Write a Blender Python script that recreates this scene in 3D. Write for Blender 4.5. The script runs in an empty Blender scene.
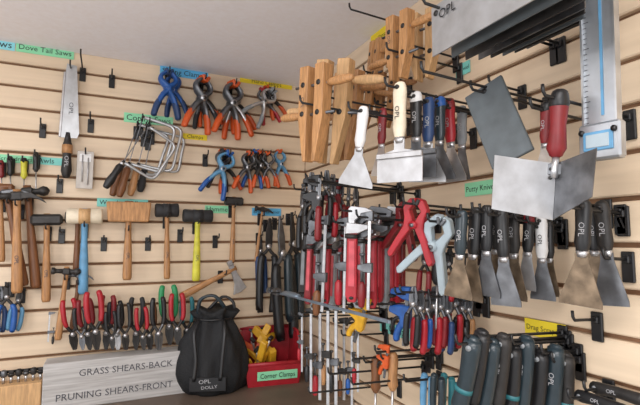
import bpy, bmesh, math, random
from mathutils import Vector, Matrix, Euler
random.seed(3)
scene=bpy.context.scene
try:
    scene.view_settings.view_transform='Standard'
except Exception: pass
COL=scene.collection
CAMZ=1.55; CEIL=CAMZ+0.673; TAB=CAMZ-0.53
CAM=Vector((-0.767,-1.8,CAMZ)); YAW=math.radians(25); PIT=math.radians(4.75); FOC=451.0
# ---------------- camera ----------------
cd=bpy.data.cameras.new('camera'); cam=bpy.data.objects.new('camera',cd); COL.objects.link(cam)
cam.location=CAM; cam.rotation_euler=(math.radians(90)+PIT,0,-YAW); cd.sensor_width=36; cd.lens=FOC/640*36
cd.clip_start=0.02
scene.camera=cam
C_F=Vector((math.sin(YAW)*math.cos(PIT),math.cos(YAW)*math.cos(PIT),math.sin(PIT)))
C_R=Vector((math.cos(YAW),-math.sin(YAW),0)); C_U=C_R.cross(C_F)
# measuring aid: turns a position read off the photograph into a world position on the real wall / bench
def pw(wall,px,py,off=0.0):
    d=C_F+C_R*((px-320)/FOC)+C_U*((202.5-py)/FOC)
    if wall=='B': t=(-off-CAM.y)/d.y
    elif wall=='R': t=(-off-CAM.x)/d.x
    else: t=(off-CAM.z)/d.z
    return CAM+d*t
# ---------------- materials ----------------
def lin(h):
    h=h.lstrip('#'); o=[]
    for i in (0,2,4):
        c=int(h[i:i+2],16)/255; o.append(c/12.92 if c<=.04045 else ((c+.055)/1.055)**2.4)
    return (o[0],o[1],o[2],1)
MATS={}
def mk(name,hexc,rough=.5,metal=0,kind=None,var=.12,scale=30,bump=0):
    m=bpy.data.materials.new(name); m.use_nodes=True; nt=m.node_tree; N=nt.nodes; L=nt.links
    bs=N['Principled BSDF']; c=lin(hexc); bs.inputs['Roughness'].default_value=rough; bs.inputs['Metallic'].default_value=metal
    tc=N.new('ShaderNodeTexCoord'); mp=N.new('ShaderNodeMapping'); L.new(tc.outputs['Object'],mp.inputs['Vector'])
    if kind=='woodv': mp.inputs['Scale'].default_value=(6,6,.7)
    if kind=='woodh': mp.inputs['Scale'].default_value=(.25,.25,5)
    no=N.new('ShaderNodeTexNoise'); no.inputs['Scale'].default_value=scale; no.inputs['Detail'].default_value=5
    L.new(mp.outputs['Vector'],no.inputs['Vector'])
    rp=N.new('ShaderNodeValToRGB'); rp.color_ramp.elements[0].position=.3; rp.color_ramp.elements[1].position=.7
    k=1-var*2; rp.color_ramp.elements[0].color=(c[0]*k,c[1]*k*.98,c[2]*k*.96,1); rp.color_ramp.elements[1].color=(min(1,c[0]*(1+var*.5)),min(1,c[1]*(1+var*.5)),min(1,c[2]*(1+var*.5)),1)
    L.new(no.outputs['Fac'],rp.inputs['Fac']); L.new(rp.outputs['Color'],bs.inputs['Base Color'])
    if bump:
        bp=N.new('ShaderNodeBump'); bp.inputs['Strength'].default_value=bump; bp.inputs['Distance'].default_value=.003
        L.new(no.outputs['Fac'],bp.inputs['Height']); L.new(bp.outputs['Normal'],bs.inputs['Normal'])
    MATS[name]=m
mk('slat_wood','#e1cbaf',.45,kind='woodh',var=.07,scale=8)
mk('groove_wood','#8f6c50',.8)
mk('ceil_paint','#e9e7eb',.9,var=.015,scale=60)
mk('floor_m','#bdbab6',.6)
mk('bench_m','#6b5c50',.5,kind='woodh',var=.15)
mk('wood','#b58456',.5,kind='woodv',var=.2)
mk('woodl','#cfa676',.55,kind='woodv',var=.15)
mk('woodm','#bd8b5a',.55,kind='woodv',var=.2)
mk('woodd','#7a4d2c',.5,kind='woodv',var=.2)
mk('woodg','#bab8b6',.8,kind='woodh',var=.16)
mk('cream','#e8dcc4',.5); mk('white','#dedede',.45,var=.05)
mk('steel','#c6c6c8',.32,.85,var=.12); mk('steelb','#c0c3c6',.35,.8,var=.10)
mk('alu','#b9bec4',.38,.75,var=.08)
mk('dsteel','#77797d',.4,.8,var=.25); mk('iron','#3d3b3a',.5,.5,var=.2)
mk('rust','#85735f',.5,.7,var=.35)
mk('black','#1b1b1d',.4,var=.15); mk('rubber','#2a2a2c',.7); mk('grey','#8d9296',.5); mk('lgrey','#a3b2ba',.45,var=.06)
mk('slate','#28353c',.3,var=.15)
mk('plate','#5d6468',.55,.2,var=.12)
mk('red','#a81f2b',.4,var=.12); mk('pink','#c8505a',.5,var=.15); mk('dred','#7c1a20',.45); mk('orange','#cf5620',.45); mk('yellow','#e0ab2a',.45); mk('yelg','#d0cb40',.5)
mk('blue','#1f56a0',.4); mk('dblue','#23406e',.45); mk('lblue','#5f96bc',.45); mk('teal','#2a727b',.45); mk('green','#2f8f5a',.5)
mk('rodblue','#7d8c9a',.4,.5)
mk('clear','#bdb6ae',.25,var=.1)
mk('lab_green','#8fdcae',.6,var=.03); mk('lab_cyan','#8fdae6',.6,var=.03); mk('lab_blue','#5cb2e0',.6,var=.03); mk('lab_yel','#ead22c',.6,var=.03); mk('lab_teal','#7fd0c6',.6,var=.03)
mk('ink','#15151a',.7,var=0); mk('inkg','#4c4c52',.8,var=0); mk('wink','#a9a9ac',.6,var=0)
mk('bagm','#141518',.75,var=.3,scale=160,bump=.6)
# ---------------- mesh builder ----------------
TXT={}
def text_data(s):
    if s in TXT: return TXT[s]
    cu=bpy.data.curves.new('t','FONT'); cu.body=s; cu.align_x='CENTER'; cu.align_y='CENTER'; cu.resolution_u=2
    o=bpy.data.objects.new('t',cu); COL.objects.link(o); bpy.context.view_layer.update()
    me=bpy.data.meshes.new_from_object(o.evaluated_get(bpy.context.evaluated_depsgraph_get()))
    vs=[v.co.copy() for v in me.vertices]; fs=[tuple(p.vertices) for p in me.polygons]
    bpy.data.objects.remove(o); bpy.data.curves.remove(cu); bpy.data.meshes.remove(me)
    xs=[v.x for v in vs]; w=max(xs)-min(xs); TXT[s]=(vs,fs,w); return TXT[s]
class B:
    def __init__(s): s.v=[];s.f=[];s.m=[];s.sm=[];s.mats=[];s.M=Matrix.Identity(4);s.L=1.0
    def mi(s,mat):
        if mat not in s.mats: s.mats.append(mat)
        return s.mats.index(mat)
    def add(s,vs,fs,mat,smooth=False):
        o=len(s.v); s.v+= [s.M@Vector(v) for v in vs]; i=s.mi(mat)
        for f in fs: s.f.append(tuple(o+k for k in f)); s.m.append(i); s.sm.append(smooth)
        return s
    def bm(s,bm,mat,smooth=False):
        bm.verts.index_update(); s.add([v.co.copy() for v in bm.verts],[tuple(v.index for v in f.verts) for f in bm.faces],mat,smooth); bm.free()
    def box(s,c,d,mat,rot=(0,0,0),bev=.0015):
        bm=bmesh.new(); bmesh.ops.create_cube(bm,size=1)
        bmesh.ops.scale(bm,vec=d,verts=bm.verts)
        if bev: bmesh.ops.bevel(bm,geom=bm.edges[:],offset=min(bev,min(d)*.3),segments=1,affect='EDGES')
        bmesh.ops.transform(bm,matrix=Matrix.Translation(c)@Euler(rot).to_matrix().to_4x4(),verts=bm.verts)
        s.bm(bm,mat); return s
    def prism(s,pts,y0,y1,mat,bev=.001):
        bm=bmesh.new(); vs=[bm.verts.new((x,y0,z)) for x,z in pts]; f=bm.faces.new(vs)
        r=bmesh.ops.extrude_face_region(bm,geom=[f]); ev=[g for g in r['geom'] if isinstance(g,bmesh.types.BMVert)]
        bmesh.ops.translate(bm,vec=(0,y1-y0,0),verts=ev); bmesh.ops.recalc_face_normals(bm,faces=bm.faces)
        if bev: bmesh.ops.bevel(bm,geom=bm.edges[:],offset=bev,segments=1,affect='EDGES')
        s.bm(bm,mat); return s
    def tube(s,pts,r,mat,n=10,flat=1.0,sub=0,dome=False):
        P=[Vector(p) for p in pts]; R=list(r) if isinstance(r,(list,tuple)) else [r]*len(P)
        if sub and len(P)>2:
            Q=[];S=[]
            for i in range(len(P)-1):
                a=P[max(i-1,0)];b=P[i];c=P[i+1];d=P[min(i+2,len(P)-1)]
                for k in range(sub):
                    t=k/sub; Q.append(.5*((2*b)+(c-a)*t+(2*a-5*b+4*c-d)*t*t+(3*b-a-3*c+d)*t**3)); S.append(R[i]*(1-t)+R[i+1]*t)
            Q.append(P[-1]);S.append(R[-1]);P=Q;R=S
        if dome:
            t=(P[1]-P[0]).normalized(); r0=R[0]; P=[P[0],P[0]+t*r0*.22,P[0]+t*r0*.6]+P[1:]; R=[r0*.5,r0*.85,r0]+R[1:]
            t=(P[-2]-P[-1]).normalized(); r0=R[-1]; P=P[:-1]+[P[-1]+t*r0*.6,P[-1]+t*r0*.22,P[-1]]; R=R[:-1]+[r0,r0*.85,r0*.5]
        vs=[];u=None
        for i,p in enumerate(P):
            t=(P[min(i+1,len(P)-1)]-P[max(i-1,0)]).normalized()
            if u is None:
                ref=Vector((0,1,0)) if abs(t.y)<.9 else Vector((0,0,1)); u=t.cross(ref).normalized()
            else: u=(u-t*u.dot(t)).normalized()
            v=u.cross(t)
            for k in range(n):
                a=2*math.pi*k/n; vs.append(p+u*math.cos(a)*R[i]+v*math.sin(a)*R[i]*flat)
        fs=[]
        for i in range(len(P)-1):
            for k in range(n):
                a=i*n+k;b=i*n+(k+1)%n; fs.append((a,b,b+n,a+n))
        fs.append(tuple(range(n))[::-1]); fs.append(tuple((len(P)-1)*n+k for k in range(n)))
        s.add(vs,fs,mat,True); return s
    def text(s,t,size,loc,mat,rot=0,width=None):
        vs,fs,w=text_data(t)
        if width: size=min(size,width/w)
        c,sn=math.cos(rot),math.sin(rot)
        out=[]
        for v in vs:
            x=v.x*size;z=v.y*size; out.append((loc[0]+x*c+z*sn,loc[1],loc[2]-x*sn+z*c))
        s.add(out,fs,mat); return s
    def make(s,name,mw=None):
        me=bpy.data.meshes.new(name); me.from_pydata([tuple(v) for v in s.v],[],s.f)
        for m in s.mats: me.materials.append(MATS[m])
        me.polygons.foreach_set('material_index',s.m); me.polygons.foreach_set('use_smooth',s.sm); me.update()
        o=bpy.data.objects.new(name,me); COL.objects.link(o)
        if mw is not None: o.matrix_world=mw
        return o
WR={'B':0,'R':-math.pi/2}
RIGHT={'B':Vector((1,0,0)),'R':Vector((0,-1,0))}
OUT={'B':Vector((0,-1,0)),'R':Vector((-1,0,0))}
def hook(wall,pt,off,name='slatwall_hook'):
    b=B(); ln=off+.03; dz=ln*.05
    b.box((0,-.003,-.012),(.02,.006,.05),'black'); b.box((0,-.008,0),(.012,.008,.012),'black')
    b.tube([(0,-.004,0),(0,-ln*.5,dz*.5),(0,-ln,dz),(0,-ln-.004,dz+.006),(0,-ln-.005,dz+.016)],.0026,'black',n=8)
    p=Vector(pt)+(-OUT[wall])*off; p.z-=dz*.8
    if wall=='B': p.y=0
    else: p.x=0
    return b.make(name,Matrix.Translation(p)@Matrix.Rotation(WR[wall],4,'Z'))
def put(name,b,wall,p1,p2,off=.04,yaw=0,ws=None,hk=True,hz=.014,tilt=0):
    A=pw(wall,*p1,off); C=pw(wall,*p2,off); d=C-A; u=d.dot(RIGHT[wall]); z=d.z; L=math.hypot(u,z)
    th=math.atan2(-u,-z); s=L/b.L
    mw=Matrix.Translation(A)@Matrix.Rotation(WR[wall],4,'Z')@Matrix.Rotation(th,4,'Y')@Matrix.Rotation(math.radians(tilt),4,'X')@Matrix.Rotation(math.radians(yaw),4,'Z')@Matrix.Diagonal(((ws or s),s if not ws else (ws+s)/2,s,1))
    o=b.make(name,mw)
    if hk:
        q=A+d.normalized()*hz; hook(wall,q,off)
    return o
# ---------------- tool generators (hang from z=0 downwards, front = -y) ----------------
def hammer(style='claw',hm='wood',head='steel',L=.33,grip=None,txt=None):
    b=B(); b.L=L
    b.tube([(0,0,.002),(0,0,-.05),(0,0,-.12),(0,0,-.2),(0,0,-.27),(0,0,-L+.01),(0,0,-L)],[.011,.0105,.010,.0135,.015,.0155,.012],hm,flat=.8,n=12)
    if grip: b.tube([(0,0,-.17),(0,0,-.2),(0,0,-.3),(0,0,-L-.003)],[.0125,.0155,.0165,.015],grip,flat=.8,n=12,dome=True)
    z=-.02
    if style in('claw','ball','brick'):
        b.box((0,0,z),(.034,.026,.030),head,bev=.005)
        b.tube([(-.012,0,z),(-.035,0,z),(-.045,0,z),(-.05,0,z),(-.062,0,z)],[.012,.010,.0115,.016,.016],head,n=14)
        if style=='claw':
            for sy in(-1,1): b.prism([(0.01,z+.012),(.04,z+.009),(.066,z-.008),(.078,z-.024),(.055,z-.010),(.035,z-.006),(.01,z-.010)],sy*.003,sy*.013,head)
        elif style=='ball': b.tube([(.012,0,z),(.03,0,z),(.036,0,z),(.045,0,z),(.056,0,z),(.062,0,z)],[.011,.010,.014,.017,.013,.004],head,n=14)
        else: b.prism([(0.01,z+.012),(.05,z+.008),(.095,z-.012),(.094,z-.016),(.05,z-.006),(.01,z-.012)],-.012,.012,head)
    elif style=='club': b.box((0,0,z-.002),(.105,.042,.042),head,bev=.009)
    elif style=='hatchet':
        b.prism([(-.025,z+.014),(.02,z+.014),(.05,z+.020),(.095,z+.028),(.102,z-.01),(.098,z-.055),(.06,z-.025),(.02,z-.016),(-.025,z-.014)],-.007,.007,head,bev=.002)
        b.box((-.03,0,z),(.022,.026,.030),head,bev=.004)
    elif style=='rubber':
        b.tube([(-.055,0,z-.008),(-.05,0,z-.008),(-.02,0,z-.008),(.02,0,z-.008),(.05,0,z-.008),(.055,0,z-.008)],[.026,.031,.029,.029,.031,.026],head,n=20)
        b.tube([(-.018,0,z-.008),(.018,0,z-.008)],.0305,head if head!='cream' else 'woodl',n=20)
    elif style=='block':
        b.prism([(-.075,.012),(.075,.012),(.068,-.075),(-.068,-.075)],-.03,.03,head,bev=.004)
        b.box((0,0,.012),(.03,.022,.01),'woodd')
    if txt: b.text(txt,.016,(0,-.0135,-L*.68),'inkg',rot=math.pi/2)
    return b
def spring_clamp(arm='dsteel',tip='orange',L=.16,th=1.0):
    b=B(); b.L=L
    for s in(-1,1):
        b.tube([(s*.004,0,-.004),(s*.022,0,-.022),(s*.022,0,-.04),(s*-.002,0,-.064),(s*.014,0,-.085),(s*.030,0,-.12),(s*.038,0,-.155)],[.004*th,.0055*th,.007*th,.010*th,.0075*th,.0065*th,.006*th],arm,flat=1.9,sub=4,n=10)
        b.tube([(s*.022,0,-.102),(s*.032,0,-.125),(s*.040,0,-L)],[.0078*th,.0088*th,.0080*th],tip,flat=1.5,sub=3,n=10,dome=True)
        b.box((s*.006,0,-.006),(.009,.024,.02),tip,rot=(0,s*.5,0),bev=.003)
    b.tube([(0,-.016,-.064),(0,.016,-.064)],.009,'steel',n=14)
    b.tube([(0,-.019,-.064),(0,.019,-.064)],.004,'iron',n=10)
    return b
def plastic_clamp(m='lgrey',pad='iron'):
    b=B(); b.L=.165
    P=[(.001,0),(.016,-.003),(.030,-.028),(.024,-.052),(.024,-.075),(.040,-.11),(.058,-.152),(.052,-.163),(.044,-.158),(.020,-.105),(.004,-.078),(.000,-.066),(.006,-.050),(.014,-.032),(.001,-.014)]
    for s in(-1,1):
        pts=[(s*x,z) for x,z in P]
        b.prism(pts,-.010+s*.0015,.010+s*.0015,m,bev=.002)
        b.box((s*.005,0,-.010),(.008,.026,.016),pad,rot=(0,s*.3,0),bev=.002)
    b.tube([(0,-.015,-.068),(0,.015,-.068)],.010,m,n=16); b.tube([(0,-.018,-.068),(0,.018,-.068)],.005,'dsteel',n=10)
    return b
def coping_saw(hm='woodd',fm='steelb'):
    b=B(); b.L=.28
    b.tube([(0,0,0),(.08,0,0),(.105,0,-.003),(.118,0,-.02),(.118,0,-.08),(.118,0,-.145),(.105,0,-.162),(.08,0,-.165),(0,0,-.165)],.0056,fm,sub=3,n=8)
    b.box((0,0,-.083),(.003,.0012,.17),'dsteel',bev=0)
    for z in(0,-.165): b.tube([(0,-.008,z),(0,.008,z)],.005,'iron',n=8)
    b.tube([(0,0,-.16),(0,0,-.18)],[.006,.008],'steel')
    b.tube([(0,0,-.175),(0,0,-.19),(0,0,-.22),(0,0,-.25),(0,0,-.28)],[.010,.013,.0115,.015,.011],hm,dome=True,n=12)
    return b
def dovetail_saw():
    b=B(); b.L=.33
    b.prism([(-.012,0),(.020,-.004),(.036,-.2),(.030,-.215),(-.028,-.215),(-.02,-.05)],-.0012,.0012,'steelb',bev=0)
    b.box((-.022,0,-.12),(.008,.006,.19),'steel',rot=(0,.04,0))
    b.tube([(0,0,-.2),(0,0,-.225)],[.007,.012],'iron')
    b.tube([(0,0,-.222),(0,0,-.24),(0,0,-.27),(0,0,-.31),(0,0,-.33)],[.014,.017,.014,.018,.014],'iron',dome=True,n=14)
    b.tube([(0,0,-.236),(0,0,-.26)],.0175,'wood',n=14)
    b.text('OPL',.018,(0,-.0185,-.285),'wink',rot=math.pi/2); b.text('OPL',.020,(.006,-.002,-.13),'inkg',rot=math.pi/2)
    return b
def knife(hm='black',w=.07,Lh=.11,Lb=.09,bm='steel',neck=.024,square=False,hw=.0135,txt='OPL',ink='wink',cap=None):
    b=B(); b.L=Lh+Lb; L=b.L
    b.tube([(0,0,0),(0,0,-.02),(0,0,-.055),(0,0,-Lh*.8),(0,0,-Lh)],[hw*.95,hw*1.12,hw,hw*1.1,hw*.85],hm,flat=.7,dome=True,n=14)
    if cap: b.tube([(0,0,.001),(0,0,-.03)],[hw*1.05,hw*1.17],cap,flat=.75,dome=True,n=14)
    b.tube([(0,-.012,-.012),(0,.012,-.012)],.0045,'iron',n=10)
    b.tube([(0,0,-Lh+.004),(0,0,-Lh-.008)],[hw*.9,hw*.6],'steel',flat=.6,n=12)
    if square:
        pts=[(-neck/2,-Lh),(neck/2,-Lh),(neck/2,-Lh-.02),(w/2,-Lh-.03),(w/2,-L),(-w/2,-L),(-w/2,-Lh-.03),(-neck/2,-Lh-.02)]
        b.prism(pts,-.001,.001,bm,bev=0); b.box((0,-.002,-Lh-.032),(w,.008,.012),bm)
    else: b.prism([(-neck/2,-Lh),(neck/2,-Lh),(neck*.5,-Lh-.015),(w/2,-L+.01),(w/2,-L),(-w/2,-L),(-w/2,-L+.01),(-neck*.5,-Lh-.015)],-.001,.001,bm,bev=0)
    if txt: b.text(txt,hw*1.1,(0,-hw*.82,-Lh*.55),ink,rot=math.pi/2)
    return b
def pliers(gm='red',jm='iron',L=.2,spread=.028,blade=.07,gr=.0085):
    b=B(); b.L=L; pz=-blade
    for s in(-1,1):
        b.prism([(0,0),(s*.006,-.002),(s*.014,-blade*.55),(s*.013,pz),(-s*.006,pz-.012),(-s*.002,-blade*.5)] if s>0 else [(0,0),(-.002+.004,-blade*.5),(.006,pz-.012),(-.013,pz),(-.014,-blade*.55),(-.006,-.002)],s*.0005,s*.006,jm,bev=.0006)
        b.tube([(-s*.006,0,pz),(s*.010,0,pz-.02),(s*spread,0,pz-.05),(s*spread*.95,0,-L+.02),(s*spread*.75,0,-L)],[.006,.006,.0065,.006,.005],jm,sub=3,n=8)
        b.tube([(s*.016,0,pz-.03),(s*spread,0,pz-.055),(s*spread*.98,0,-L+.02),(s*spread*.72,0,-L-.003)],[gr*.8,gr,gr*1.05,gr*.9],gm,sub=3,n=10,dome=True)
    b.tube([(0,-.009,pz),(0,.009,pz)],.009,'steel',n=12)
    return b
def pipe_wrench(hm='red',jm='dsteel',L=.3):
    b=B(); b.L=L
    b.prism([(-.013,-.075),(.010,-.075),(.009,-.12),(.012,-L+.02),(.008,-L),(-.008,-L),(-.014,-L+.02),(-.012,-.12)],-.008,.008,hm,bev=.002)
    for sy in(-1,1): b.prism([(-.007,-.11),(.004,-.11),(.006,-L+.05),(-.007,-L+.05)],sy*.0082,sy*.0092,'pink' if hm!='iron' else 'grey',bev=0)
    b.prism([(-.014,-.052),(.034,-.058),(.034,-.07),(.012,-.085),(-.016,-.088)],-.010,.010,jm,bev=.0015)
    b.prism([(-.012,-.01),(-.006,0),(.026,-.004),(.042,-.014),(.040,-.032),(.014,-.034),(.004,-.045),(.004,-.10),(-.010,-.10)],-.006,.006,jm,bev=.0015)
    b.tube([(-.004,0,-.088),(-.004,0,-.102)],.015,'iron',n=14)
    b.tube([(0,-.010,-L+.014),(0,.010,-L+.014)],.005,'iron',n=10)
    return b
def handscrew(L=.26,wm='woodl'):
    b=B(); b.L=L; g=.032
    for s in(-1,1):
        x=s*g
        inn=x-s*.018; outx=x+s*.018
        pp=[(inn,0),(outx,0),(outx,-L*.55),(inn+s*.010,-L),(inn,-L)]
        b.prism(pp,-.019,.019,wm,bev=.002)
    for z,s in((-.055,1),(-.14,-1)):
        b.tube([(-s*(g+.05),0,z),(s*(g+.03),0,z)],.0045,'dsteel',n=8)
        b.tube([(s*(g+.02),0,z),(s*(g+.035),0,z),(s*(g+.06),0,z),(s*(g+.10),0,z),(s*(g+.115),0,z)],[.008,.011,.0135,.012,.008],wm,n=12,dome=True)
        for q in(-1,1): b.tube([(q*g,-.0205,z),(q*g,.0205,z)],.008,'iron',n=10)
    b.text('OPL',.018,(-g,-.0195,-L*.38),'inkg',rot=math.pi/2)
    return b
def bar_clamp(L=.3,jm='red',hm='woodd',bar='steel',jz=.12,reach=.07,sx=1,bw=.013):
    b=B(); b.L=L
    b.box((0,0,-L/2),(bw,.005,L),bar,bev=.0008)
    b.prism([(-.012*sx,.004),(reach*sx,-.004),(reach*sx,-.014),(.014*sx,-.026),(-.012*sx,-.028)],-.007,.007,jm,bev=.002)
    z=-jz
    b.prism([(-.012*sx,z+.014),(.014*sx,z+.012),((reach+.006)*sx,z+.006),((reach+.006)*sx,z-.008),(.014*sx,z-.016),(-.012*sx,z-.016)],-.008,.008,jm,bev=.002)
    x=(reach-.008)*sx
    b.tube([(x,0,z+.035),(x,0,z-.05)],.0045,'dsteel',n=8); b.tube([(x,0,z+.035),(x,0,z+.042)],.010,'dsteel',n=12)
    b.tube([(x,0,z-.045),(x,0,z-.055),(x,0,z-.09),(x,0,z-.125)],[.008,.012,.0135,.010],hm,n=10,dome=True)
    return b
def trigger_clamp(L=.2,cm='blue',sx=1):
    b=B(); b.L=L
    b.box((0,0,-L/2),(.014,.006,L),'dsteel',bev=.001)
    b.prism([(-.012*sx,.006),(.02*sx,.002),(.06*sx,-.012),(.062*sx,-.03),(.04*sx,-.03),(.016*sx,-.04),(-.012*sx,-.042)],-.010,.010,cm,bev=.003)
    b.box((.056*sx,0,-.036),(.02,.026,.012),'black',bev=.003)
    z=-.09
    b.prism([(-.016*sx,z+.03),(.016*sx,z+.03),(.06*sx,z+.02),(.062*sx,z),(.02*sx,z-.012),(.018*sx,z-.04),(-.002*sx,z-.05),(-.02*sx,z-.045)],-.014,.014,cm,bev=.004)
    b.box((.056*sx,0,z+.026),(.02,.026,.012),'black',bev=.003)
    b.tube([(.0*sx,0,z-.02),(.022*sx,0,z-.05),(.030*sx,0,z-.085),(.026*sx,0,-L+.01)],[.012,.012,.012,.010],cm,sub=3,dome=True)
    b.tube([(.016*sx,0,z-.01),(.045*sx,0,z-.03),(.05*sx,0,z-.065)],[.007,.007,.006],'black',sub=3,dome=True)
    return b
def screwdriver(hm='black',L=.2,cap=None):
    b=B(); b.L=L
    b.tube([(0,0,0),(0,0,-.02),(0,0,-.06),(0,0,-.085),(0,0,-.1)],[.012,.0145,.012,.0145,.009],hm,dome=True,n=8)
    if cap: b.tube([(0,0,.001),(0,0,-.022)],[.013,.0155],cap,dome=True,n=12)
    b.tube([(0,0,-.098),(0,0,-L+.006),(0,0,-L)],[.0033,.0033,.001],'steel',n=8)
    return b
# ---------------- room ----------------
SP=.0762; G=.009
def slatwall(name,wall,length):
    b=B()
    n=int(CEIL/SP)+1
    for i in range(n):
        zt=CEIL-i*SP; zb=max(0,zt-SP+G)
        if zt-zb<.01: continue
        if wall=='B': b.box((-length/2,.008,(zt+zb)/2),(length,.016,zt-zb),'slat_wood',bev=.0025)
        else: b.box((.008,-length/2,(zt+zb)/2),(.016,length,zt-zb),'slat_wood',bev=.0025)
    if wall=='B': b.box((-length/2+.03,.03,CEIL/2),(length+.1,.03,CEIL),'groove_wood',bev=0)
    else: b.box((.03,-length/2,CEIL/2),(.03,length,CEIL),'groove_wood',bev=0)
    return b.make(name)
slatwall('wall_back','B',2.6); slatwall('wall_right','R',3.4)
b=B(); b.box((-1.28,-1.66,CEIL+.02),(2.7,3.42,.04),'ceil_paint',bev=0); b.make('ceiling')
b=B(); b.box((-1.28,-1.66,-.02),(2.7,3.42,.04),'floor_m',bev=0); b.make('floor')
# bench
b=B(); bd=.43
b.box((-1.3,-bd/2-.002,TAB-.015),(2.59,bd,.03),'bench_m',bev=.003)
b.box((-1.3,-bd+.02,TAB-.05),(2.55,.02,.04),'iron')
for x in(-2.5,-1.3,-.06):
    for y in(-.05,-bd+.04): b.box((x,y,(TAB-.03)/2),(.045,.045,TAB-.03),'iron')
b.box((-1.3,-bd/2,.25),(2.5,bd-.06,.02),'bench_m')
b.make('workbench')
# ---------------- labels ----------------
def label(wall,x1,x2,yc,h,txt,mat,off=.002,name='shelf_label'):
    A=pw(wall,x1,yc[0],off); C=pw(wall,x2,yc[1],off); u=(C-A).dot(RIGHT[wall]); z=(A.z+C.z)/2
    P=(A+C)/2; P.z=z; b=B(); b.box((0,0,0),(u,.0012,h),mat,bev=0)
    b.text(txt,h*.95,(0,-.0010,0),'ink',width=u*.9)
    b.make(name,Matrix.Translation(P)@Matrix.Rotation(WR[wall],4,'Z'))
label('B',-14,15,(42,46),.035,'Saws','lab_cyan')
label('B',16,74,(46,55),.036,'Dove Tail Saws','lab_green')
label('B',160,208,(70,77),.034,'Spring Clamps','lab_blue')
label('B',240,292,(79,87),.026,'Hand Clamps','lab_yel')
label('B',124,173,(116,123),.036,'Coping Saws','lab_green')
label('B',183,207,(135,139),.022,'Clamps','lab_yel')
label('B',-4,34,(158,160),.026,'Screwdrivers','lab_green')
label('B',205,234,(208,211),.03,'Hammers','lab_green')
label('B',97,148,(201,205),.03,'Wooden Mallets','lab_teal')
label('B',252,281,(211,213),.032,'Brick Hammer','lab_blue')
label('B',30,62,(160,162),.026,'Awls','lab_teal')
label('R',371,388,(41,34),.05,'Pipe Clamps','lab_yel')
label('R',465,498,(190,186),.032,'Putty Knives','lab_green')
label('R',525,566,(324,336),.032,'Drag Scrapers','lab_yel')
label('R',380,418,(326,337),.032,'Clamps','lab_teal')
label('R',456,470,(72,66),.03,'Trowel','lab_teal')
label('R',575,590,(186,184),.03,'Knives','lab_green')
# empty hooks
for w,x,y,l in [('B',43,127,.03),('B',91,122,.05),('B',205,157,.03),('B',148,140,.05),('B',83,70,.12),('B',112,78,.02),('B',104,240,.05),('B',148,240,.05),('B',180,232,.04),('B',215,238,.04),('B',62,232,.04),('B',60,182,.03),('B',300,78,.08),
                ('R',412,25,.17),('R',548,97,.27),('R',523,90,.06),('R',629,258,.03),('R',598,318,.03),('R',440,372,.22),('R',432,350,.2),('R',470,372,.15),('R',607,205,.05),('R',570,350,.05),('R',425,362,.25),('R',400,380,.25)]:
    hook(w,pw(w,x,y,0)+OUT[w]*l,l)
# ---------------- back wall tools ----------------
put('dovetail_saw',dovetail_saw(),'B',(71,64),(66,178),.035,ws=.95)
b=B(); b.L=.15; b.box((0,0,-.075),(.07,.006,.14),'clear'); b.box((0,-.004,-.03),(.05,.003,.03),'white'); b.tube([(-.012,-.006,-.02),(-.01,-.006,-.12)],.003,'steel');b.tube([(.012,-.006,-.03),(.014,-.006,-.13)],.003,'steel')
put('saw_blade_packet',b,'B',(86,150),(84,190),.03,ws=.75)
put('screwdriver',screwdriver('black',.2),'B',(10,156),(11,196),.03); put('screwdriver',screwdriver('yelg',.2,'black'),'B',(24,158),(24,200),.03)
put('screwdriver',screwdriver('black',.2),'B',(36,152),(36,192),.03); put('screwdriver',screwdriver('dred',.2),'B',(1,160),(2,196),.03)
for hm,p1,p2,o,y in [('woodd',(143,117),(119,197),.08,0),('black',(148,126),(105,188),.11,8),('wood',(150,120),(130,196),.05,-6),('woodd',(138,124),(112,196),.03,4),('rubber',(153,130),(140,192),.02,0)]:
    put('coping_saw',coping_saw(hm),'B',p1,p2,o,yaw=y,ws=1.0)
put('spring_clamp',spring_clamp('blue','dblue',th=1.2),'B',(169,70),(166,118),.05,yaw=10)
put('spring_clamp',spring_clamp('blue','dblue',th=1.1),'B',(172,74),(177,116),.02,yaw=-30,hk=False)
for a in [('dsteel','orange',(205,77),(196,131),.08,25),('dsteel','rubber',(202,80),(207,128),.05,-15),('iron','orange',(200,79),(211,126),.02,10),
          ('dsteel','orange',(235,82),(226,136),.08,20),('steel','orange',(232,83),(238,138),.05,-20),('iron','orange',(230,84),(245,132),.02,10),
          ('steel','grey',(274,90),(249,121),.06,0),('dsteel','red',(262,88),(272,124),.03,0),('iron','orange',(266,86),(280,118),.02,10),
          ('lblue','blue',(230,152),(211,196),.07,0),('dsteel','rubber',(224,150),(217,190),.04,15),('iron','orange',(222,150),(231,192),.02,0),
          ('dsteel','orange',(250,152),(242,191),.06,15),('iron','blue',(256,150),(252,188),.04,-10),('iron','orange',(260,151),(261,188),.05,15),
          ('dsteel','orange',(268,152),(270,188),.05,-10),('lblue','orange',(279,150),(283,186),.03,10)]:
    put('spring_clamp',spring_clamp(a[0],a[1],th=.95),'B',a[2],a[3],a[4],yaw=a[5],hk=a[4]>.045)
put('mallet',hammer('club','wood','woodd'),'B',(0,184),(1,262),.04,hz=.05)
put('claw_hammer',hammer('claw','wood','iron',txt='OPL'),'B',(17,190),(17,293),.08,hz=.05,ws=1.05)
put('claw_hammer',hammer('ball','woodd','iron'),'B',(27,186),(36,288),.04,hz=.05)
put('claw_hammer',hammer('claw','woodd','dsteel'),'B',(6,188),(24,286),.05,hz=.05)
put('club_hammer',hammer('club','wood','iron',txt='OPL'),'B',(47,214),(46,302),.05,hz=.05)
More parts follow.
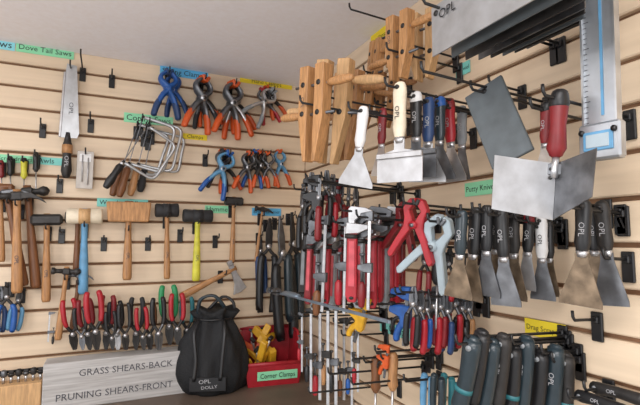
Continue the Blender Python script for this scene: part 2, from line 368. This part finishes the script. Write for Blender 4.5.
put('rubber_mallet',hammer('rubber','lblue','cream'),'B',(85,209),(83,294),.06,hz=.06,ws=1.0)
put('rubber_mallet',hammer('rubber','woodd','rubber'),'B',(78,212),(76,276),.02,hk=False,ws=.7)
put('wooden_mallet',hammer('block','wood','woodm',txt='OPL'),'B',(129,205),(127,280),.06,hz=.09,ws=.98)
put('rubber_mallet',hammer('rubber','wood','rubber',txt='OPL'),'B',(167,204),(167,279),.05,hz=.05,ws=.75)
put('rubber_mallet',hammer('rubber','yelg','rubber',txt='OPL'),'B',(198,210),(196,281),.06,hz=.05,ws=.98)
put('club_hammer',hammer('club','wood','iron',txt='OPL'),'B',(234,197),(232,263),.05,hz=.04,ws=.7)
put('brick_hammer',hammer('brick','wood','iron'),'B',(263,206),(256,262),.03,ws=.5,hz=.04)
put('aviation_snips',pliers('black','iron',.32,.026,.10,.013),'B',(270,218),(266,310),.06)
put('aviation_snips',pliers('black','dsteel',.32,.026,.10,.013),'B',(280,216),(287,336),.07,yaw=20)
put('tile_nippers',pliers('slate','iron',.3,.024,.09,.013),'B',(292,212),(295,318),.05,yaw=30)
put('aviation_snips',pliers('dblue','dsteel',.32,.022,.10,.012),'B',(260,232),(262,292),.03,yaw=10)
put('hatchet',hammer('hatchet','wood','steel'),'B',(236,268),(180,297),.07,hz=.05,ws=.9)
put('tack_hammer',hammer('ball','wood','iron'),'B',(67,267),(58,340),.07,hz=.04,ws=.7)
put('tack_hammer',hammer('claw','woodd','dsteel'),'B',(80,272),(72,330),.04,hz=.04,ws=.6)
put('end_nippers',pliers('blue','iron',.2,.028,.06,.011),'B',(8,282),(5,332),.06); put('end_nippers',pliers('lblue','iron',.2,.024,.06,.010),'B',(21,288),(13,330),.04)
put('end_nippers',pliers('dblue','dsteel',.2,.024,.06,.010),'B',(0,286),(-3,332),.04)
put('try_square',bar_clamp(.3,'dsteel','iron','steel',.2,.05),'B',(50,312),(48,342),.03,hk=False)
# shears block
A=pw('B',43,370,.14); C=pw('B',190,360,.14); w=C.x-A.x; hb=.145
b=B(); b.box((0,0,hb/2),(w,.085,hb),'woodg',bev=.003)
b.text('GRASS SHEARS-BACK',.030,(.02,-.0435,hb*.74),'inkg',width=w*.68); b.text('PRUNING SHEARS-FRONT',.030,(-.01,-.0435,hb*.26),'inkg',width=w*.8)
b.make('shears_block_holder',Matrix.Translation((A.x+w/2,-.0975,TAB)))
def stand(name,b,x,x2,yt,yb,off,**k): return put(name,b,'B',(x,yb),(x2,yt),off,hk=False,**k)
for i,(x,x2,yt,c,g) in enumerate([(75,68,300,'red','iron'),(83,79,308,'black','dsteel'),(90,84,300,'dred','iron'),(97,93,292,'red','iron'),(106,108,296,'dred','iron'),(113,110,312,'black','iron'),(118,115,302,'black','steel'),(126,124,304,'black','iron'),(136,137,298,'rubber','iron'),(144,141,308,'red','iron'),(150,149,304,'woodd','iron'),(159,158,298,'black','dsteel'),
    (170,168,286,'green','iron'),(178,177,294,'red','iron'),(187,187,298,'teal','iron')]):
    stand('pruning_shears',pliers(c,g,.19,.022,.06,.0090),x,x2,yt,350 if i<12 else 345,.07+.05*(i%2),yaw=(i*37)%50-25)
# drill block
A=pw('B',-30,370,.13); C=pw('B',43,370,.13); w=C.x-A.x
b=B(); b.box((0,0,.045),(w-.004,.07,.09),'woodl',bev=.003)
for i in range(9):
    x=-w/2+.02+i*(w-.03)/8; z=.09
    b.tube([(x,0,z),(x,0,z+.02)],.004,'steel'); b.tube([(x-.0,0,z+.018),(x,0,z+.03+.01*(i%2))],.010,'iron' if i%3 else 'dsteel',dome=True)
    b.box((x,0,z+.034),(.03,.01,.008),'iron')
b.make('drill_bit_block',Matrix.Translation((A.x+w/2,-.095,TAB)))
# bag
def bag():
    b=B(); n=48; rings=[(0,.86),(.01,.98),(.05,1.06),(.08,1.07),(.10,1.05),(.13,1.03),(.15,1.0),(.19,.94),(.21,.90),(.23,.82),(.26,.70),(.285,.58),(.30,.52),(.315,.58),(.335,.68),(.34,.62)]
    vs=[];fs=[]
    for i,(z,r) in enumerate(rings):
        for k in range(n):
            a=2*math.pi*k/n; fold=.05+.12*(z/.34)**1.5
            rr=r*(1+fold*math.sin(7*a+z*9)+.05*math.sin(3*a+z*22)+.035*math.sin(13*a-z*30))
            vs.append((math.cos(a)*rr*.112+z*z*.1-.02*z,math.sin(a)*rr*.085,z+.012*math.sin(5*a)*(z>.28)))
    for i in range(len(rings)-1):
        for k in range(n): a=i*n+k;c=i*n+(k+1)%n; fs.append((a,c,c+n,a+n))
    fs.append(tuple(range(n))[::-1]); fs.append(tuple((len(rings)-1)*n+k for k in range(n)))
    b.add(vs,fs,'bagm',True)
    b.tube([(.066*math.cos(t*.5236),.056*math.sin(t*.5236),.298) for t in range(13)],.005,'black',n=8)
    b.tube([(-.04,-.05,.298),(-.05,-.085,.25),(-.04,-.10,.15),(-.045,-.108,.07)],.006,'black',sub=4,n=8,flat=.5)
    b.tube([(.04,-.05,.30),(.05,-.085,.26),(.045,-.098,.16),(.04,-.105,.07)],.006,'black',sub=4,n=8,flat=.5)
    b.tube([(-.05,-.02,.32),(-.04,-.03,.38),(.01,-.04,.395),(.05,-.02,.33)],.007,'slate',sub=4,n=8)
    b.tube([(-.02,.0,.33),(.03,.01,.385),(.07,.0,.36),(.07,.0,.30)],.006,'black',sub=4,n=8)
    b.box((0,-.098,.055),(.12,.006,.055),'black',bev=.002)
    b.text('OPL',.022,(-.01,-.1015,.066),'wink',rot=-.1); b.text('DOLLY',.017,(.005,-.1015,.044),'wink',rot=-.1)
    return b
P=pw('T',214,392,TAB)
bag().make('tool_bag',Matrix.Translation((P.x,P.y+.035,TAB))@Matrix.Rotation(-.35,4,'Z')@Matrix.Diagonal((1.02,1.0,.84,1)))
# bin
def bin_():
    b=B(); w=.19;d=.22;h=.13;t=.004
    def quad(p,mat='red'):
        p=[Vector(q) for q in p]; nrm=(p[1]-p[0]).cross(p[2]-p[0]).normalized()*t
        vs=p+[q+nrm for q in p]; k=len(p); fs=[tuple(range(k)),tuple(range(2*k-1,k-1,-1))]+[(i,(i+1)%k,(i+1)%k+k,i+k) for i in range(k)]
        b.add(vs,fs,mat)
    k=.85
    bw=w/2*k
    b.box((0,0,.003),(w*k,d*.92,.006),'red')
    quad([(-bw,d*.46,0),(bw,d*.46,0),(w/2,d/2,h),(-w/2,d/2,h)])
    quad([(-bw,-d*.46,0),(bw,-d*.46,0),(w/2*.97,-d*.5,h*.45),(-w/2*.97,-d*.5,h*.45)])
    for s in(-1,1):
        quad([(s*bw,-d*.46,0),(s*bw,d*.46,0),(s*w/2,d/2,h),(s*w/2,-d*.12,h),(s*w/2*.97,-d*.5,h*.62),(s*w/2*.96,-d*.5,h*.45)])
        b.tube([(s*w/2,d/2,h),(s*w/2,-d*.12,h),(s*w/2*.97,-d*.5,h*.6)],.005,'red',n=6)
    b.tube([(-w/2,d/2,h),(w/2,d/2,h)],.006,'red',n=6); b.tube([(-w/2*.97,-d*.505,h*.45),(w/2*.97,-d*.505,h*.45)],.006,'red',n=6)
    b.box((0.012,-d*.485-.006,.028),(.13,.002,.024),'lab_green',rot=(.1,0,0)); b.text('Corner Clamps',.018,(0.012,-d*.485-.0105,.028),'ink')
    for i in range(8):
        b.M=Matrix.Translation((random.uniform(-.05,.0),random.uniform(-.04,.05),.045+.010*i))@Matrix.Rotation(random.uniform(-.9,.9),4,'X')@Matrix.Rotation(random.uniform(-1,1),4,'Y')@Matrix.Rotation(random.uniform(0,3),4,'Z')
        m='yellow' if i!=5 else 'orange'
        b.prism([(-.035,-.02),(.035,-.02),(.035,-.004),(-.016,-.004),(-.016,.04),(-.035,.04)],-.011,.011,m,bev=.002)
        b.tube([(0,0,-.01),(.02,0,.03)],.004,'steel'); b.box((.02,0,.03),(.02,.012,.008),'black')
    b.M=Matrix.Identity(4)
    return b
P=pw('T',275,384,TAB)
bin_().make('storage_bin_of_corner_clamps',Matrix.Translation((P.x,P.y+.075,TAB))@Matrix.Rotation(-.12,4,'Z')@Matrix.Diagonal((1.15,.85,1.35,1)))
# ---------------- right wall tools ----------------
# handscrew clamps
for p1,p2,off,y,m,L in [((424,12),(424,80),.10,20,'woodl',.22),((400,14),(399,80),.18,10,'woodm',.22),((378,40),(372,98),.12,-10,'woodm',.24),
    ((336,60),(328,164),.30,35,'woodl',.28),((350,72),(344,160),.22,20,'wood',.28),((365,80),(358,140),.16,40,'woodm',.28),((316,66),(312,162),.36,20,'woodm',.28),((388,72),(384,128),.10,30,'wood',.26)]:
    put('handscrew_clamp',handscrew(L,m),'R',p1,p2,off,yaw=y,hz=.09)
# putty / taping knives cluster
for p1,p2,off,yw,k in [((364,106),(355,186),.30,25,dict(hm='white',w=.10,Lh=.1,Lb=.09,square=False,txt=None)),
    ((400,82),(399,182),.26,22,dict(hm='cream',w=.105,Lh=.115,Lb=.085,square=True,ink='ink',bm='steel')),
    ((383,108),(380,176),.22,15,dict(hm='dred',w=.07)),
    ((416,92),(416,178),.22,26,dict(hm='black',w=.10,ink='wink',cap='white',square=True,bm='dsteel')),
    ((429,97),(427,182),.19,30,dict(hm='dblue',w=.09)),
    ((440,97),(439,180),.16,15,dict(hm='slate',w=.09,cap='blue',bm='dsteel')),
    ((449,99),(452,182),.13,10,dict(hm='red',w=.08,cap='dred')),
    ((462,106),(462,180),.09,10,dict(hm='grey',w=.05,bm='dsteel'))]:
    put('taping_knife',knife(**k),'R',p1,p2,off,yaw=yw)
# large finishing trowels, top right
def trowel(bm,txt,L,h):
    b=B(); b.L=h
    b.prism([(0,0),(L,0),(L,-h),(0,-h)],-.0012,.0012,bm,bev=0)
    b.box((L/2,.010,-h*.4),(L*.75,.014,.02),'dsteel')
    b.tube([(L*.2,.03,-h*.4),(L*.3,.034,-h*.4),(L*.6,.034,-h*.4),(L*.75,.03,-h*.4)],[.009,.011,.011,.009],'woodd',dome=True)
    for x in(L*.3,L*.65): b.tube([(x,.010,-h*.4),(x,.03,-h*.4)],.004,'steel')
    b.tube([(.012,-.003,-.014),(.012,.003,-.014)],.005,'iron')
    if txt: b.text(txt,.022,(.04,-.003,-.022),'ink')
    return b
for i,(xl,yb,off,m,xr,h) in enumerate([(433,57,.28,'steelb',640,.085),(452,58,.25,'plate',590,.075),(466,60,.22,'iron',590,.075),(479,60,.19,'dsteel',588,.075),(491,58,.165,'iron',587,.075),(503,56,.14,'plate',586,.075),(515,53,.115,'iron',585,.07),(527,49,.09,'dsteel',584,.07)]):
    A=pw('R',xl,yb,off); C=pw('R',xr,yb,off); L=min(.30,(C-A).dot(RIGHT['R'])); A=A+Vector((0,0,h)); b=trowel(m,'OPL' if i==0 else None,L,h)
    b.make('finishing_trowel',Matrix.Translation(A)@Matrix.Rotation(WR['R'],4,'Z'))
    if i in(0,3): hook('R',A+Vector((0,-.02,-.01)),off)
# grey float
b=B(); b.L=.16; b.box((0,0,-.08),(.075,.008,.16),'plate'); b.box((0,.012,-.08),(.03,.02,.1),'black'); b.tube([(0,-.006,-.012),(0,.006,-.012)],.005,'black')
put('rubber_grout_float',b,'R',(483,87),(513,160),.16,yaw=20)
# corner trowel: two plates meeting in a vertical ridge
b=B(); b.L=.22
b.tube([(0,0,0),(0,0,-.02),(0,0,-.06),(0,0,-.10),(0,0,-.115)],[.013,.016,.013,.016,.012],'dred',dome=True,n=14)
b.tube([(0,0,.001),(0,0,-.035)],[.014,.0168],'black',dome=True,n=14)
b.tube([(0,0,-.11),(0,-.004,-.135),(0,-.004,-.15)],.006,'steel')
b.box((0,.001,-.135),(.03,.012,.02),'dsteel')
def plate(pts,mat):
    p=[Vector(q) for q in pts]; n=(p[1]-p[0]).cross(p[2]-p[0]).normalized()*.0018
    vs=p+[q+n for q in p]; b.add(vs,[(0,1,2,3),(7,6,5,4),(0,1,5,4),(1,2,6,5),(2,3,7,6),(3,0,4,7)],mat)
plate([(0,.004,-.125),(-.088,-.052,-.115),(-.088,-.052,-.208),(0,.004,-.222)],'steel')
plate([(0,.004,-.125),(.062,-.052,-.105),(.060,-.052,-.180),(0,.004,-.222)],'dsteel')
for z in (-.135,-.15): b.tube([(-.006,-.006,z),(-.006,.004,z)],.003,'iron',n=8)
put('corner_trowel',b,'R',(560,90),(552,219),.17,yaw=30)
put('putty_knife',knife('dred',.06,cap='black'),'R',(546,102),(544,180),.14)
# straightedge / level
b=B(); b.L=.5
b.box((0,0,-.25),(.05,.012,.5),'alu',bev=.001)
b.box((0.004,-.0068,-.22),(.004,.001,.44),'lblue',bev=0)
for x in(-.0245,.0245): b.box((x,-.004,-.23),(.003,.012,.46),'steelb',bev=0)
for i in range(60):
    z=-.005-i*.0075; ln=.008 if i%5==0 else .005
    b.box((-.0225+ln/2,-.0066,z),(ln,.0008,.0007),'inkg',bev=0)
b.box((0,-.004,-.475),(.062,.018,.05),'alu',bev=.003); b.box((0,-.014,-.475),(.044,.003,.026),'lblue',bev=.001); b.box((0,-.0158,-.475),(.034,.002,.018),'lgrey',bev=.001); b.tube([(.024,-.017,-.462),(.024,.0,-.462)],.004,'black')
b.tube([(-.024,-.017,-.462),(-.024,.0,-.462)],.004,'black')
put('drywall_square',b,'R',(594,-190),(604,160),.12,yaw=4,hk=False,ws=.95)
# scrapers group
K=[((462,210),(458,298),.19,'rust',.07,'slate'),((476,207),(470,300),.16,'rust',.06,'black'),((487,205),(486,296),.15,'dsteel',.07,'black'),((494,206),(495,292),.12,'rust',.05,'iron'),((501,208),(506,306),.14,'dsteel',.065,'black'),((513,206),(514,300),.10,'rust',.06,'iron'),((529,213),(526,290),.08,'steel',.05,'black'),((541,216),(543,300),.06,'dsteel',.06,'white'),((548,220),(550,296),.04,'rust',.05,'black')]
for i,(p1,p2,off,bm_,w,hm) in enumerate(K):
    put('paint_scraper',knife(hm,w,.105,.095,bm_,txt='OPL',ink='ink' if hm=='white' else 'wink',cap='dred' if i==6 else None),'R',p1,p2,off,yaw=18-4*(i%3))
put('paint_scraper',knife('black',.075,.10,.10,'rust'),'R',(584,200),(580,306),.10,yaw=18)
put('paint_scraper',knife('iron',.06,.10,.10,'dsteel'),'R',(601,201),(612,306),.05,yaw=10)
put('paint_scraper',knife('black',.06,.10,.10,'rust'),'R',(592,206),(598,300),.03,yaw=10,hk=False)
# drag scrapers
def drag(i):
    b=B(); b.L=.2
    b.tube([(0,0,0),(0,0,-.02),(.002,0,-.07),(-.001,0,-.12),(0,0,-.14)],[.012,.0155,.0135,.015,.012],['slate','black','slate','iron','black'][i%5],flat=.75,dome=True,n=14,sub=2)
    b.tube([(0,-.0135,-.018),(0,.0135,-.018)],.0045,'grey',n=10)
    b.tube([(0,0,-.13),(0,0,-.175)],[.007,.006],'dsteel'); b.box((0,-.01,-.185),(.06,.02,.016),'dsteel'); b.prism([(-.035,-.18),(.035,-.18),(.035,-.2),(-.035,-.2)],-.024,-.020,'steel',bev=0)
    if i%2: b.text('OPL',.013,(0,-.0122,-.06),'wink',rot=math.pi/2)
    if i%4==0: b.tube([(0,0,-.088),(0,0,-.096)],.0152,'teal',flat=.75,n=14)
    return b
for i,(x,x2,y,o) in enumerate([(474,452,336,.22),(483,466,329,.20),(493,478,338,.18),(504,492,333,.16),(514,507,344,.13),(527,519,335,.11),(541,532,348,.08),(556,549,344,.06),(566,563,352,.04)]):
    put('drag_scraper',drag(i),'R',(x,y),(x2,y+112),o,yaw=20-(i*13)%17)
put('drag_scraper',drag(1),'R',(575,394),(660,422),.06,yaw=10)
put('drag_scraper',drag(3),'R',(590,386),(680,410),.03,yaw=10)
# dark red / black cluster in corner
for i,(x,y,y2,o,c,yw) in enumerate([(304,186,250,.20,'black',10),(312,172,235,.26,'black',30),(320,178,240,.30,'dred',-30),(327,170,226,.24,'black',30),(333,174,236,.22,'red',10),(341,178,236,.18,'dred',20),(349,182,236,.15,'red',-20),(356,186,230,.12,'dred',20)]):
    put('locking_pliers',pliers(c,'dsteel',.22,.022,.07,.011),'R',(x,y),(x-2,y2),o,yaw=yw,hk=i%2==0)
for i,(x,y,y2,o,c) in enumerate([(318,176,228,.27,'black'),(338,180,226,.19,'dred')]):
    put('trigger_clamp',trigger_clamp(.2,c,-1),'R',(x,y),(x-2,y2),o,yaw=40)
# wrenches, dark then red
for i,(x,o,c) in enumerate([(306,.17,'iron'),(312,.28,'dred'),(318,.26,'grey'),(324,.24,'iron'),(330,.22,'red'),(336,.19,'grey'),(342,.17,'dred'),(348,.15,'iron')]):
    put('pipe_wrench',pipe_wrench(c,'dsteel' if i%2 else 'steel'),'R',(x,216+i%3*4),(x-4,298+i%3*6),o,yaw=50-(i%3)*15,hk=i%2==0)
for i,(x,o,c) in enumerate([(354,.25,'red'),(361,.23,'grey'),(367,.20,'red'),(374,.18,'red'),(380,.15,'red'),(386,.13,'grey'),(391,.11,'red'),(397,.09,'red'),(402,.07,'dred')]):
    put('pipe_wrench',pipe_wrench(c,'dsteel' if i%2 else 'steel'),'R',(x,206+i%3*4),(x-2,302+i%2*6),o,yaw=45-(i%3)*15,hk=i%2==0,ws=1.1)
put('bar_clamp',bar_clamp(.3,'dsteel','dred','steel',.17,.03,-1,.010),'R',(370,212),(368,310),.24,yaw=40)
put('bar_clamp',bar_clamp(.3,'dsteel','red','steel',.15,.03,-1,.010),'R',(346,218),(344,314),.24,yaw=30)
put('bar_clamp',bar_clamp(.3,'dsteel','woodd','steel',.19,.03,-1,.010),'R',(326,216),(322,312),.28,yaw=30)
# big plastic clamps
put('spring_clamp',plastic_clamp('lgrey','dsteel'),'R',(444,216),(420,284),.17,yaw=30,ws=1.0)
put('spring_clamp',plastic_clamp('red','iron'),'R',(418,198),(410,262),.20,yaw=25,ws=.9)
put('spring_clamp',plastic_clamp('dred','iron'),'R',(408,202),(398,256),.14,yaw=15,ws=.9)
put('screwdriver',screwdriver('black'),'R',(438,240),(436,330),.12)
put('trigger_clamp',trigger_clamp(.2,'blue',-1),'R',(408,288),(404,346),.14,yaw=30)
put('trigger_clamp',trigger_clamp(.2,'yellow',-1),'R',(368,300),(354,342),.2,yaw=30)
put('trigger_clamp',trigger_clamp(.2,'orange',-1),'R',(388,346),(384,378),.16,yaw=30)
for i,(x,c,o) in enumerate([(414,'black',.18),(421,'red',.16),(428,'blue',.14),(435,'red',.12),(442,'dred',.11),(449,'dblue',.1),(456,'red',.08),(463,'black',.06),(470,'wood',.05)]):
    put('pliers',pliers(c,'dsteel',.2,.020,.06,.0105),'R',(x,286+i%3*4),(x-3,346+i%2*6),o,yaw=30-i%3*10,hk=i%2==0)
for i,(x,c,o) in enumerate([(426,'dred',.14),(450,'red',.10),(463,'slate',.08)]):
    put('pliers',pliers(c,'iron',.2,.020,.06,.0105),'R',(x,246+i*2),(x-3,300),o,yaw=20)
# long thin clamp on its hook
put('bar_clamp',bar_clamp(.5,'dsteel','rodblue','rodblue',.06,.015,1,bw=.011),'R',(268,290),(390,322),.30,ws=.6,hz=.12)
for i,(x,y,y2,o,c) in enumerate([(302,312,372,.22,'red'),(311,308,392,.24,'black'),(320,300,400,.21,'red'),(328,304,405,.19,'wood'),(336,304,405,.17,'black'),(344,318,400,.14,'woodd'),(352,330,410,.12,'blue'),(358,318,392,.12,'red')]):
    put('bar_clamp',bar_clamp(.4,'iron' if i%2 else 'dsteel',c,'steel',.2+.03*(i%3),.030,-1),'R',(x,y),(x,y2),o,yaw=40)
put('wood_chisel',screwdriver('wood'),'R',(393,352),(392,430),.14); put('wood_chisel',screwdriver('woodd'),'R',(376,356),(375,430),.16)
for x,c,o in [(426,'lblue',.12),(436,'slate',.13),(446,'teal',.10)]:
    put('pliers',pliers(c,'iron',.2,.020,.06,.011),'R',(x,440),(x+2,376),o,hk=False)
# ---------------- lights ----------------
def area(n,loc,sx,sy,p,rot=(0,0,0),c=(1,.98,.97)):
    l=bpy.data.lights.new(n,'AREA'); l.shape='RECTANGLE'; l.size=sx; l.size_y=sy; l.energy=p; l.color=c
    o=bpy.data.objects.new(n,l); o.location=loc; o.rotation_euler=rot; COL.objects.link(o)
area('ceiling_light',(-1.1,-1.9,CEIL-.03),1.3,.4,19)
area('ceiling_light',(-1.9,-1.0,CEIL-.03),.4,1.2,8)
for loc,e in [((-1.3,-2.5,CEIL-.6),26),((-1.75,-1.25,CEIL-.7),13)]:  # added fill: unseen point lights that brighten the ceiling, no real fixtures
    l=bpy.data.lights.new('ceiling_fill_light','POINT'); l.energy=e; l.shadow_soft_size=.18; l.color=(1,.98,.98)
    o=bpy.data.objects.new('ceiling_fill_light',l); o.location=loc; COL.objects.link(o)
w=bpy.data.worlds.new('world'); scene.world=w; w.use_nodes=True; w.node_tree.nodes['Background'].inputs[0].default_value=(.96,.97,1,1); w.node_tree.nodes['Background'].inputs[1].default_value=1.2
